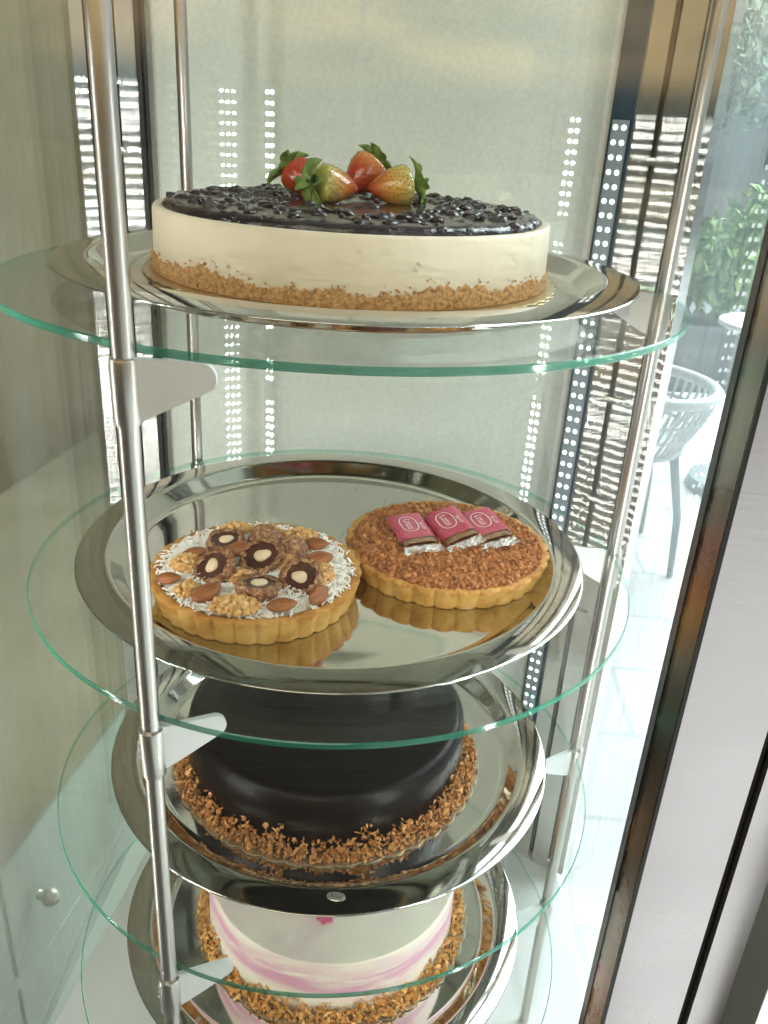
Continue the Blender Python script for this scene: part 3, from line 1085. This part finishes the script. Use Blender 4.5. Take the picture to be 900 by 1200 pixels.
TA = np.array((-0.0535, -0.066, Z2 + TF + 0.0003))
ta = tag(empty("nut_tart", TA), "fluted golden tart with white coconut, almonds and cut chocolate balls", "tart")
HA = 0.0182
tart_shell(ta, 0.0645, 0.0690, HA, 32, 0.0635, M['pastry'])
v, f = lathe([(0.0, HA + 0.0022), (0.03, HA + 0.0022), (0.055, HA + 0.0008), (0.0640, HA - 0.002)], 90)
v = np.array(v)
v[:, 2] += rng.normal(0, 0.0004, len(v))
MB().add(v, f).build("cream_filling", M['filling'], ta, True)
mb = MB()


def sliver(mb, p, L, wd, R):
    v = np.array([(x * L / 2, y * wd / 2, z * 0.00022 + 0.12 * L * (1 - x * x)) for x in (-1, -0.3, 0.4, 1) for y, z in ((-1, -1), (1, -1), (1, 1), (-1, 1))])
    f = []
    for i in range(3):
        a = i * 4
        for j in range(4):
            f.append((a + j, a + (j + 1) % 4, a + 4 + (j + 1) % 4, a + 4 + j))
    f += [(3, 2, 1, 0), (12, 13, 14, 15)]
    mb.add(v @ R.T + p, f)


for k in range(4300):
    r = 0.0665 * math.sqrt(rng.uniform(0.02, 1))
    t = rng.uniform(0, 2 * PI)
    if r > 0.062 and rng.uniform() < 0.55:
        continue
    zz = HA + 0.0022 - 0.0020 * (r / 0.0665) ** 2 + rng.uniform(0.0, 0.0016)
    sliver(mb, (r * math.cos(t), r * math.sin(t), zz), rng.uniform(0.0030, 0.0066), rng.uniform(0.0005, 0.0010), rotm(rng.normal(0, 0.4), rng.normal(0, 0.35), rng.uniform(0, 6.28)))
tag(mb.build("coconut_flakes", M['coco'], ta, False), kind="stuff")


def heap(mb, cx, cy, rx, ry, n, z0, hmax, smin=0.0010, smax=0.0021):
    pts = []
    for k in range(n):
        r, t = math.sqrt(rng.uniform()), rng.uniform(0, 2 * PI)
        pts.append((cx + rx * r * math.cos(t), cy + ry * r * math.sin(t), z0 + hmax * (1 - r * r) * rng.uniform(0.4, 1) + 0.0004))
    lumps(mb, pts, smin, smax)


mb = MB()
for cx, cy, rx, ry, n in ((-0.0075, -0.0560, 0.0155, 0.0105, 330), (-0.047, -0.004, 0.0105, 0.0115, 190), (-0.040, -0.0385, 0.0075, 0.0085, 90), (0.027, 0.043, 0.0125, 0.0095, 190),
                          (0.0455, -0.012, 0.0075, 0.0135, 140), (-0.020, 0.050, 0.0125, 0.0065, 130), (0.0195, 0.001, 0.0065, 0.012, 130), (-0.008, -0.022, 0.008, 0.010, 110), (0.0, 0.048, 0.016, 0.007, 120)):
    heap(mb, cx, cy, rx, ry, n, HA + 0.0028, 0.0058)
tag(mb.build("chopped_nuts", M['nuts'], ta, False), kind="stuff")

ZA = TA[2] + HA + 0.003


def almond_mesh():
    v, f = ball(20, 14)
    v = v[:, [2, 0, 1]]
    x = v[:, 0]
    s = np.where(x > 0, 1 - 0.45 * x ** 2, 1 - 0.12 * x ** 2)
    v = v * 1.0
    v[:, 1] *= s * 0.0068
    v[:, 2] *= s * 0.0040
    v[:, 0] *= 0.0118
    return v, f


av, af = almond_mesh()
alm0 = MB().add(av, af).build("almond", M['almond'], None, True)
alms = ((-0.0433, 0.0064, 0.5, 0.0, "whole almond at the left of the tart behind the left chopped nut heap"),
        (-0.0535, -0.029, -0.15, 0.25, "small looking almond near the tart's left edge, alone on coconut"),
        (-0.0265, -0.0455, 0.75, 0.35, "large almond lying slanted at the front left beside the big nut heap"),
        (0.0215, -0.0575, 0.12, 0.15, "pale topped almond at the front edge of the coconut filling"),
        (0.0440, -0.0440, 1.0, 0.9, "almond standing tilted at the front right edge of the tart"),
        (0.0420, 0.0035, 0.35, 0.5, "broad almond right of the chocolate balls, in front of another almond"),
        (0.0390, 0.0265, -0.2, 0.4, "almond at the back right of the tart, behind the broad almond"),
        (-0.0120, 0.0080, 0.25, 0.5, "almond wedged between the three rear chocolate balls"))
for i, (x, y, rz, tilt, lab) in enumerate(alms):
    a = alm0 if i == 0 else alm0.copy()
    if i:
        col.objects.link(a)
    a.location = (TA[0] + x, TA[1] + y, ZA + 0.0030 + (0.004 if i == 7 else 0))
    a.rotation_euler = (tilt, -0.12, rz)
    s = 0.94 if i in (2, 5) else 0.74 if i == 1 else 0.84
    a.scale = (s, s, s)
    tag(a, lab, "almond", "almonds on the nut tart")


def cut_ball(R):
    root = empty("chocolate_ball")
    # half shell, cut face towards +z, knobbly outside
    v, f = [], []
    nu, nv = 40, 16
    r_ = np.random.default_rng(int(R * 1e6))
    bumps = r_.normal(0, 1, (60, 3))
    bumps /= np.linalg.norm(bumps, axis=1)[:, None]
    for i in range(nv + 1):
        p = PI / 2 + 0.35 - 0.0 + (PI / 2 - 0.35) * i / nv if False else PI * 0.455 + (PI * 0.545) * i / nv
        for j in range(nu):
            t = 2 * PI * j / nu
            d = np.array((math.sin(p) * math.cos(t), math.sin(p) * math.sin(t), math.cos(p)))
            k = 1 + 0.15 * np.max(np.clip((bumps @ d - 0.94) / 0.06, 0, 1)) + 0.025 * r_.normal()
            v.append(d * R * k)
    for i in range(nv):
        for j in range(nu):
            f.append((i * nu + j, (i + 1) * nu + j, (i + 1) * nu + (j + 1) % nu, i * nu + (j + 1) % nu))
    zt = R * math.cos(PI * 0.455)
    rt = R * math.sin(PI * 0.455)
    k0 = len(v)
    for j in range(nu):
        t = 2 * PI * j / nu
        q = 0.80 + 0.05 * r_.normal()
        v.append((rt * q * math.cos(t), rt * q * math.sin(t), zt - 0.0004 + 0.0005 * r_.normal()))
    for j in range(nu):
        f.append((j, (j + 1) % nu, k0 + (j + 1) % nu, k0 + j))
    MB().add(v, f).build("nut_shell", M['shell'], root, True)
    v, f = lathe([(rt * 0.88, zt - 0.0008), (rt * 0.78, zt - 0.0010), (rt * 0.4, zt - 0.0014), (0.0, zt - 0.0014)], 40, lambda t, i: 1 + 0.05 * math.sin(3 * t) * (i < 3))
    MB().add(v, f).build("chocolate_filling", M['ganache'], root, True)
    v, f = ball(24, 14)
    v = v * (R * 0.43, R * 0.33, R * 0.18)
    v *= (1 + 0.08 * np.sin(3 * np.arctan2(v[:, 1], v[:, 0]) + 1))[:, None]
    MB().add(v + (0.0006, 0.0003, zt - 0.0011), f).build("hazelnut", M['nutmeat'], root, True)
    return root


def whole_ball(R):
    r_ = np.random.default_rng(5)
    v, f = ball(36, 24)
    bumps = r_.normal(0, 1, (90, 3))
    bumps /= np.linalg.norm(bumps, axis=1)[:, None]
    k = 1 + 0.10 * np.max(np.clip((v @ bumps.T - 0.94) / 0.06, 0, 1), axis=1) + 0.015 * r_.normal(0, 1, len(v))
    o = MB().add(v * R * k[:, None], f).build("chocolate_ball", M['shell'], None, True)
    return o


# (x, y, z above filling, rx tilt, ry tilt, label)
cuts = ((-0.0240, 0.0235, 0.0082, 0.12, -0.05, 0.4, 0.0122, "halved chocolate ball at the back left, cut face up with a ring shaped hazelnut"),
        (-0.0270, -0.0160, 0.0085, 0.35, -0.45, 1.3, 0.0136, "halved chocolate ball at the left, leaning left with its nut off centre"),
        (0.0035, -0.0005, 0.0090, 0.42, -0.18, 0.2, 0.0142, "largest halved chocolate ball in the middle of the tart facing the viewer"),
        (0.0050, -0.0365, 0.0082, -0.18, 0.02, 0.6, 0.0134, "foremost halved chocolate ball, tipped back so its nutty side shows"),
        (0.0315, -0.0255, 0.0082, 0.55, -0.25, 2.6, 0.0130, "halved chocolate ball at the right with a triangular piece of hazelnut"))
for x, y, z, rx, ry, rz, R, lab in cuts:
    c = cut_ball(R)
    c.location = (TA[0] + x, TA[1] + y, ZA + z - 0.0034)
    c.rotation_euler = (rx, ry, 0)
    for ch in c.children:
        ch.rotation_euler = (0, 0, rz)
    tag(c, lab, "chocolate ball", "chocolate balls on the nut tart")
for i, (x, y, z, R, lab) in enumerate(((0.0030, 0.0300, 0.0060, 0.0115, "uncut chocolate ball at the back of the tart, behind the largest half"),
                                       (0.0235, 0.0155, 0.0055, 0.0105, "small uncut chocolate ball between the largest half and the right almonds"))):
    c = whole_ball(R)
    c.location = (TA[0] + x, TA[1] + y, ZA + z - 0.0040)
    tag(c, lab, "chocolate ball", "chocolate balls on the nut tart")

# biscuit crumb tart
TB = np.array((0.0832, -0.0118, Z2 + TF + 0.0003))
tb_ = tag(empty("crumb_tart", TB), "fluted pastry tart covered in brown biscuit crumbs with three red packets", "tart")
HB = 0.0152
tart_shell(tb_, 0.0690, 0.0735, HB, 30, 0.0690, M['pastry'])
mb = MB()
mb.add(*lathe([(0.0, HB + 0.0042), (0.045, HB + 0.0038), (0.062, HB + 0.0018), (0.0700, HB - 0.0006)], 80))
pts = []
for k in range(5200):
    r = 0.0712 * math.sqrt(rng.uniform())
    t = rng.uniform(0, 2 * PI)
    pts.append((r * math.cos(t), r * math.sin(t), HB + 0.0042 - 0.0048 * (r / 0.0712) ** 4 + rng.uniform(-0.0004, 0.0012)))
lumps(mb, pts[:4200], 0.0007, 0.0016)
lumps(mb, pts[4200:4800], 0.0016, 0.0029)
tag(mb.build("crumb_topping", M['bcrumb'], tb_, False), kind="stuff")

mb = MB()
for k in range(26):
    r, t = 0.14 * math.sqrt(rng.uniform()), rng.uniform(0, 6.28)
    x, y = r * math.cos(t), r * math.sin(t) - 0.007
    if math.hypot(x - TA[0], y - TA[1]) > 0.074 and math.hypot(x - TB[0], y - TB[1]) > 0.078:
        lumps(mb, [(x, y, Z2 + TF + 0.0004)], 0.0003, 0.0008)
tag(mb.build("crumbs", M['bcrumb'], None, True), "loose biscuit crumbs strewn on the mirror tray round the tarts", "crumbs", kind="stuff")

# three wrapped biscuits


def packet(loc, rz, tilt, label):
    """local x = along the packet towards the viewer, local y = to the right, z = up"""
    root = empty("biscuit_packet", loc, rot=(tilt[0], tilt[1], rz))
    L, W, T = 0.0365, 0.0275, 0.0062

    def pillow(x0, x1, w, t, z0, nx=16, ny=10, wr=0.0):
        v, f = [], []
        for sgn in (1, -1):
            for i in range(nx + 1):
                for j in range(ny + 1):
                    a, b = i / nx, j / ny * 2 - 1
                    e = (1 - abs(b) ** 6) ** 0.6
                    zz = sgn * t / 2 * e + rng.normal(0, wr) * e
                    v.append((x0 + (x1 - x0) * a, b * w / 2, z0 + zz))
        k = (nx + 1) * (ny + 1)
        for s in (0, 1):
            for i in range(nx):
                for j in range(ny):
                    a = s * k + i * (ny + 1) + j
                    q = (a, a + ny + 1, a + ny + 2, a + 1)
                    f.append(q if s == 0 else q[::-1])
        return v, f
    MB().add(*pillow(-0.0235, 0.0145, W, T, T / 2, wr=0.00008)).build("wrapper", M['wrap'], root, True)
    MB().add(*pillow(-0.021, 0.0205, W - 0.003, T - 0.0016, T / 2 - 0.0002)).build("biscuit", M['biscuit'], root, True)
    v, f = pillow(0.0146, 0.0222, W - 0.0006, T - 0.0003, T / 2, 10, 10, 0.0003)
    MB().add(v, f).build("clear_sleeve", M['film'], root, True)
    for x0, x1 in ((-0.0235, -0.0292), (0.0215, 0.0292)):
        v, f = [], []
        nx, ny = 8, 26
        for i in range(nx + 1):
            for j in range(ny + 1):
                a, b = i / nx, j / ny * 2 - 1
                serr = 0.0006 * (j % 2) * (1 if i == nx else 0)
                fan = 1.0 + 0.10 * a
                zz = (T / 2) * (1 - 0.65 * a) + 0.0009 * math.sin(5 * b + 2 * a) * a + rng.normal(0, 0.00022)
                v.append((x0 + (x1 - x0) * a - math.copysign(serr, x1 - x0), b * (W / 2) * fan, zz))
        for i in range(nx):
            for j in range(ny):
                q = i * (ny + 1) + j
                f.append((q, q + ny + 1, q + ny + 2, q + 1))
        o = MB().add(v, f).build("crimped_end", M['filmend'], root, False)
        sm = o.modifiers.new("thickness", 'SOLIDIFY')
        sm.thickness = 0.0003
    # print: word in an oval, smaller word beside it. Text runs along local +x with its top towards +y
    mb = MB()
    v, f = text_mesh("Lotus", 0.0072)
    v[:, 0] += v[:, 1] * 0.18
    v *= (1.0, 1.15, 1)
    mb.add(v + (-0.0065, -0.0012, 0), f)
    ring_v, ring_f = [], []
    K = 48
    for j in range(K):
        t = 2 * PI * j / K
        sx, sy = math.copysign(abs(math.cos(t)) ** 0.75, math.cos(t)), math.copysign(abs(math.sin(t)) ** 0.85, math.sin(t))
        ring_v += [(-0.0065 + 0.0118 * sx, -0.0012 + 0.0066 * sy, 0), (-0.0065 + 0.0110 * sx, -0.0012 + 0.0059 * sy, 0)]
    for j in range(K):
        a, b = 2 * j, 2 * ((j + 1) % K)
        ring_f.append((a, b, b + 1, a + 1))
    mb.add(ring_v, ring_f)
    v, f = text_mesh("Biscoff", 0.0042)
    mb.add(v + (-0.002, 0.0078, 0), f)
    vv = np.vstack(mb.v)
    b = np.clip(vv[:, 1] / (W / 2), -0.99, 0.99)
    vv[:, 2] = T / 2 + T / 2 * (1 - np.abs(b) ** 6) ** 0.6 + 0.00022
    mb.v = [vv]
    mb.build("lettering", M['ink'], root, False)
    return tag(root, label, "biscuit packet", "red biscuit packets on the crumb tart")


zt = TB[2] + HB + 0.0052
packet((TB[0] - 0.0262, TB[1] - 0.0010, zt), math.radians(-76), (0.05, 0.02), "red wrapped biscuit packet at the left, partly under the middle one")
packet((TB[0] + 0.0040, TB[1] + 0.0050, zt + 0.0022), math.radians(-72), (0.30, 0.03), "middle red biscuit packet leaning on the packet to its left")
packet((TB[0] + 0.0305, TB[1] + 0.0095, zt + 0.0012), math.radians(-75), (0.20, 0.02), "red biscuit packet at the right with its rear crimp turned up")

# ---------------------------------------------------------------- chocolate cake
def flake_ring(root, r0, r1, zmax, n, m, lmin=0.004, lmax=0.0078, base=True):
    mb = MB()
    pts = []
    for k in range(n):
        t = rng.uniform(0, 2 * PI)
        s = rng.uniform()
        zz = 0.001 + zmax * (1 + 0.25 * math.sin(9 * t) + 0.2 * math.sin(23 * t)) * (1 - s ** 1.5) * rng.uniform(0.25, 1.0)
        r = r0 + (r1 - r0) * s
        pts.append((r * math.cos(t), r * math.sin(t), zz))
    flakes(mb, pts, lmin, lmax)
    for k in range(n // 2):                                    # the loose bits at the foot
        t, s_ = rng.uniform(0, 2 * PI), rng.uniform(0, 1)
        r = r0 + (r1 - 0.001 - r0) * s_
        lumps(mb, [(r * math.cos(t), r * math.sin(t), 0.0012 + 0.004 * (1 - s_) * rng.uniform())], 0.0009, 0.0021)
    return tag(mb.build("flake_ring", m, root, False), kind="stuff")


ch = tag(empty("chocolate_cake", (-0.0015, 0.0085, Z3 + TF + 0.0016)), "dark glossy chocolate cake with a ring of toasted flakes round its foot", "cake")
HC = 0.050
prof = [(0.0, 0.0), (0.1165, 0.0), (0.1172, 0.001), (0.1165, HC - 0.011)]
for k in range(1, 9):
    a = k / 8 * PI / 2
    prof.append((0.1165 - 0.010 * (1 - math.cos(a)) - 0.0004, HC - 0.010 + 0.010 * math.sin(a)))
prof += [(0.08, HC + 0.0006), (0.04, HC + 0.0008), (0.0, HC + 0.0008)]
v, f = lathe(prof, 160, lambda t, i: 1 + 0.003 * math.sin(4 * t) + 0.0015 * math.sin(9 * t + 1))
MB().add(v, f).build("glazed_cake", M['choc'], ch, True)
flake_ring(ch, 0.1165, 0.1295, 0.0165, 2100, M['flake'], 0.004, 0.0082)

# ---------------------------------------------------------------- white and pink cake
wc = tag(empty("white_cake", (0.0090, 0.0150, Z4 + TF + 0.0016)), "white iced cake with pink brush strokes and golden flakes round its foot", "cake")
HW = 0.0625
v, f = lathe([(0.0, 0.0), (0.1165, 0.0), (0.1175, 0.001), (0.1170, HW * 0.3), (0.1166, HW * 0.6), (0.1164, HW - 0.0010), (0.1158, HW + 0.0004), (0.1146, HW + 0.0004), (0.113, HW - 0.0004), (0.07, HW), (0.0, HW)], 200, lambda t, i: 1 + 0.002 * math.sin(5 * t) + 0.001 * math.sin(13 * t + 1))
MB().add(v, f).build("icing", M['icing'], wc, True, 60)
flake_ring(wc, 0.1165, 0.1285, 0.0165, 2100, M['goldflake'], 0.005, 0.0098)
mb = MB()
for k in range(6):
    t = 2 * PI * k / 6 + 0.3
    v, f = ball(10, 8)
    v = v * (0.0023, 0.0016, 0.0008)
    v = v @ rotm(0, 0, t).T
    mb.add(v + (0.0026 * math.cos(t), 0.0026 * math.sin(t), 0), f)
v, f = ball(8, 6)
mb.add(v * 0.0011, f)
o = mb.build("sugar_flower", M['pink'], wc, True)
o.location = (-0.0060, -0.0705, HW + 0.0010)
o.scale = (1.7, 1.7, 1.5)

# ---------------------------------------------------------------- shop interior beyond the left pane
sb = tag(empty("sideboard", (-0.4062, 0.2273, ZF)), "pale mint drawer sideboard with tan top seen through the left glass", "sideboard")
d = np.array((0.1073, 0.4678))
d /= np.linalg.norm(d)
nn = np.array((-d[1], d[0]))                              # pointing left, away from the cabinet
O = np.array((-0.4062, 0.2273))


def sbp(mb, s0, s1, t0, t1, z0, z1):
    pts = [d * s0 + nn * t0, d * s1 + nn * t0, d * s1 + nn * t1, d * s0 + nn * t1]
    return mb.add(*prism(pts, z0, z1))


HT = 0.55
sbp(MB(), -1.2, 1.6, 0.0, 0.6, 0.0, HT - 0.022).build("carcass", M['mint'], sb, False)
sbp(MB(), -1.22, 1.62, -0.012, 0.6, HT - 0.020, HT).build("top_board", M['tan'], sb, False)
for s0 in (-0.40, -0.02, 0.36, 0.74):
    for z0, z1 in ((0.32, 0.51), (0.09, 0.29)):
        dr = sbp(MB(), s0 + 0.005, s0 + 0.375, -0.004, -0.0005, z0, z1).build("drawer", M['mint'], sb, False)
        if z0 < 0.3:
            continue
        v, f = ball(16, 10)
        pc = d * (s0 + 0.06) - nn * 0.030
        k = MB().add(v * 0.013 + (*pc, (z0 + z1) / 2), f)
        k.add(*tube([(*(d * (s0 + 0.06) - nn * 0.012), (z0 + z1) / 2), (*pc, (z0 + z1) / 2)], 0.007, 12))
        k.build("knob", M['knob'], dr, True)
o = MB().add(*box(-4.0, 0.30, 1.95, 2.05, ZF, 2.6)).build("shop_wall", M['beige'], None, False)
tag(o, "plain beige shop wall behind the cabinet, seen through the left glass pane", "wall")

# ---------------------------------------------------------------- terrace outside
ct = tag(empty("terrace_chair", (0.985, 2.16, ZF)), "white tub armchair standing on the bright tiled terrace", "chair")
R_, hz = 0.265, 0.655
pa = [(R_ * math.cos(t), R_ * math.sin(t), hz - 0.02 * (1 + math.cos(t)) * 0.5) for t in np.linspace(0, 2 * PI, 49)[:-1]]
MB().add(*tube(pa, 0.020, 12, True)).build("rim", M['chair'], ct, True)
mb = MB()
for j in range(41):
    t = math.radians(-150) + math.radians(300) * j / 40
    mb.add(*tube([((R_ - 0.085 * (1 - q) ** 1.5) * math.cos(t), (R_ - 0.085 * (1 - q) ** 1.5) * math.sin(t), 0.44 + (hz - 0.46) * q) for q in (0, 0.25, 0.5, 0.75, 1)], 0.006, 6))
for q in (0.0, 0.3, 0.6):
    rr = R_ - 0.085 * (1 - q) ** 1.5
    mb.add(*tube([(rr * math.cos(t), rr * math.sin(t), 0.44 + (hz - 0.46) * q) for t in np.linspace(math.radians(-150), math.radians(150), 40)], 0.007, 6))
mb.build("woven_back", M['chair'], ct, True)
MB().add(*lathe([(0.0, 0.455), (0.17, 0.455), (0.195, 0.445), (0.195, 0.425), (0.0, 0.42)], 40)).build("seat", M['chair'], ct, True)
for x, y in ((0.17, -0.165), (0.175, 0.16), (-0.17, -0.165), (-0.175, 0.16)):
    MB().add(*tube([(x * 0.75, y * 0.75, 0.44), (x, y, 0.22), (x * 1.08, y * 1.08, 0.0)], [0.016, 0.013, 0.011], 10)).build("leg", M['chairleg'], ct, True)

tbl = tag(empty("terrace_table", (1.74, 2.80, ZF)), "small round white pedestal table on the terrace by the bush", "table")
MB().add(*lathe([(0.0, 0.705), (0.20, 0.705), (0.215, 0.712), (0.218, 0.722), (0.215, 0.730), (0.0, 0.730)], 60)).build("table_top", M['table'], tbl, True, 40)
MB().add(*lathe([(0.0, 0.70), (0.075, 0.70), (0.05, 0.5), (0.045, 0.2), (0.09, 0.06), (0.0, 0.06)], 32)).build("pedestal", M['table'], tbl, True, 60)
MB().add(*lathe([(0.0, 0.06), (0.20, 0.05), (0.21, 0.0), (0.0, 0.0)], 40)).build("foot", M['chairleg'], tbl, True, 40)


def leafball(mb, c, rad, n, size):
    for k in range(n):
        dd = rng.normal(0, 1, 3)
        dd /= np.linalg.norm(dd)
        p = np.array(c) + dd * np.array(rad) * rng.uniform(0.45, 1.05)
        s = size * rng.uniform(0.6, 1.4)
        v = np.array([(-s, 0, 0), (0, -s * 0.45, 0.1 * s), (s, 0, 0), (0, s * 0.45, 0.1 * s)])
        mb.add(v @ rotm(*rng.uniform(0, 6.28, 3)).T + p, [(0, 1, 2, 3)])


# planter with a bush at the terrace edge
pl = tag(empty("planter", (2.75, 4.9, ZF - 0.12)), "low grey planter trough at the far edge of the terrace", "planter")
MB().add(*box(-0.9, 0.9, -0.22, 0.22, 0.0, 0.40)).build("trough", M['planter'], pl, False)
MB().add(*box(-0.92, 0.92, -0.24, 0.24, 0.402, 0.44)).build("trough_rim", M['planter'], pl, False)
bs = tag(empty("bush", (2.9, 4.9, ZF + 0.32)), "bright green leafy bush growing in the grey planter", "bush")
mb = MB()
for cx, cz, rr in ((-0.55, 0.35, 0.34), (-0.15, 0.50, 0.42), (0.3, 0.42, 0.40), (0.65, 0.32, 0.30)):
    leafball(mb, (cx, rng.uniform(-.1, .1), cz), (rr, rr * 0.9, rr * 0.85), 1100, 0.045)
mb.build("foliage", M['leafout'], bs, False)
mb = MB()
for x in (-0.5, -0.15, 0.25, 0.6):
    mb.add(*tube([(x * 0.5, 0, 0), (x * 0.8, 0.02, 0.2), (x, 0, 0.45)], [0.02, 0.015, 0.008], 8))
mb.build("stem", M['bark'], bs, True)
# trees on the far side of the road and a grey house
trees = ((3.6, 9.5, 3.6, 1.5, "slender dark tree across the road behind the bush"), (6.2, 10.5, 4.2, 2.0, "broad dark tree across the road in front of the grey house"),
         (8.6, 9.8, 3.4, 1.5, "low dark tree across the road at the far right"))
for x, y, h, r, lab in trees:
    t_ = tag(empty("street_tree", (x, y, ZF - 0.12)), lab, "tree", "trees across the road")
    MB().add(*tube([(0, 0, 0), (0.05, 0, h * 0.3), (-0.03, 0.02, h * 0.6), (0.0, 0.0, h * 0.85)], [0.14, 0.11, 0.08, 0.03], 10)).build("trunk", M['bark'], t_, True)
    mb = MB()
    for k in range(9):
        a = rng.uniform(0, 6.28)
        rr = r * rng.uniform(0.15, 0.75)
        leafball(mb, (rr * math.cos(a), rr * math.sin(a), h * rng.uniform(0.5, 0.95)), (r * 0.5, r * 0.5, r * 0.4), 800, 0.06)
    mb.build("crown", M['leafdark'], t_, False)
hs = tag(empty("grey_house", (9, 18, ZF - 0.12)), "long grey rendered house across the road behind the trees", "house")
MB().add(*box(-8, 10, 0, 6, 0, 3.6)).build("wall", M['facade'], hs, False)
MB().add(*box(-8.3, 10.3, -0.3, 6.3, 3.6, 3.85)).build("roof", M['planter'], hs, False)
for x in (-6.5, -3.5, -0.5, 2.5, 5.5):
    MB().add(*box(x, x + 1.4, -0.04, -0.004, 1.0, 2.6)).build("window", M['window'], hs, False)
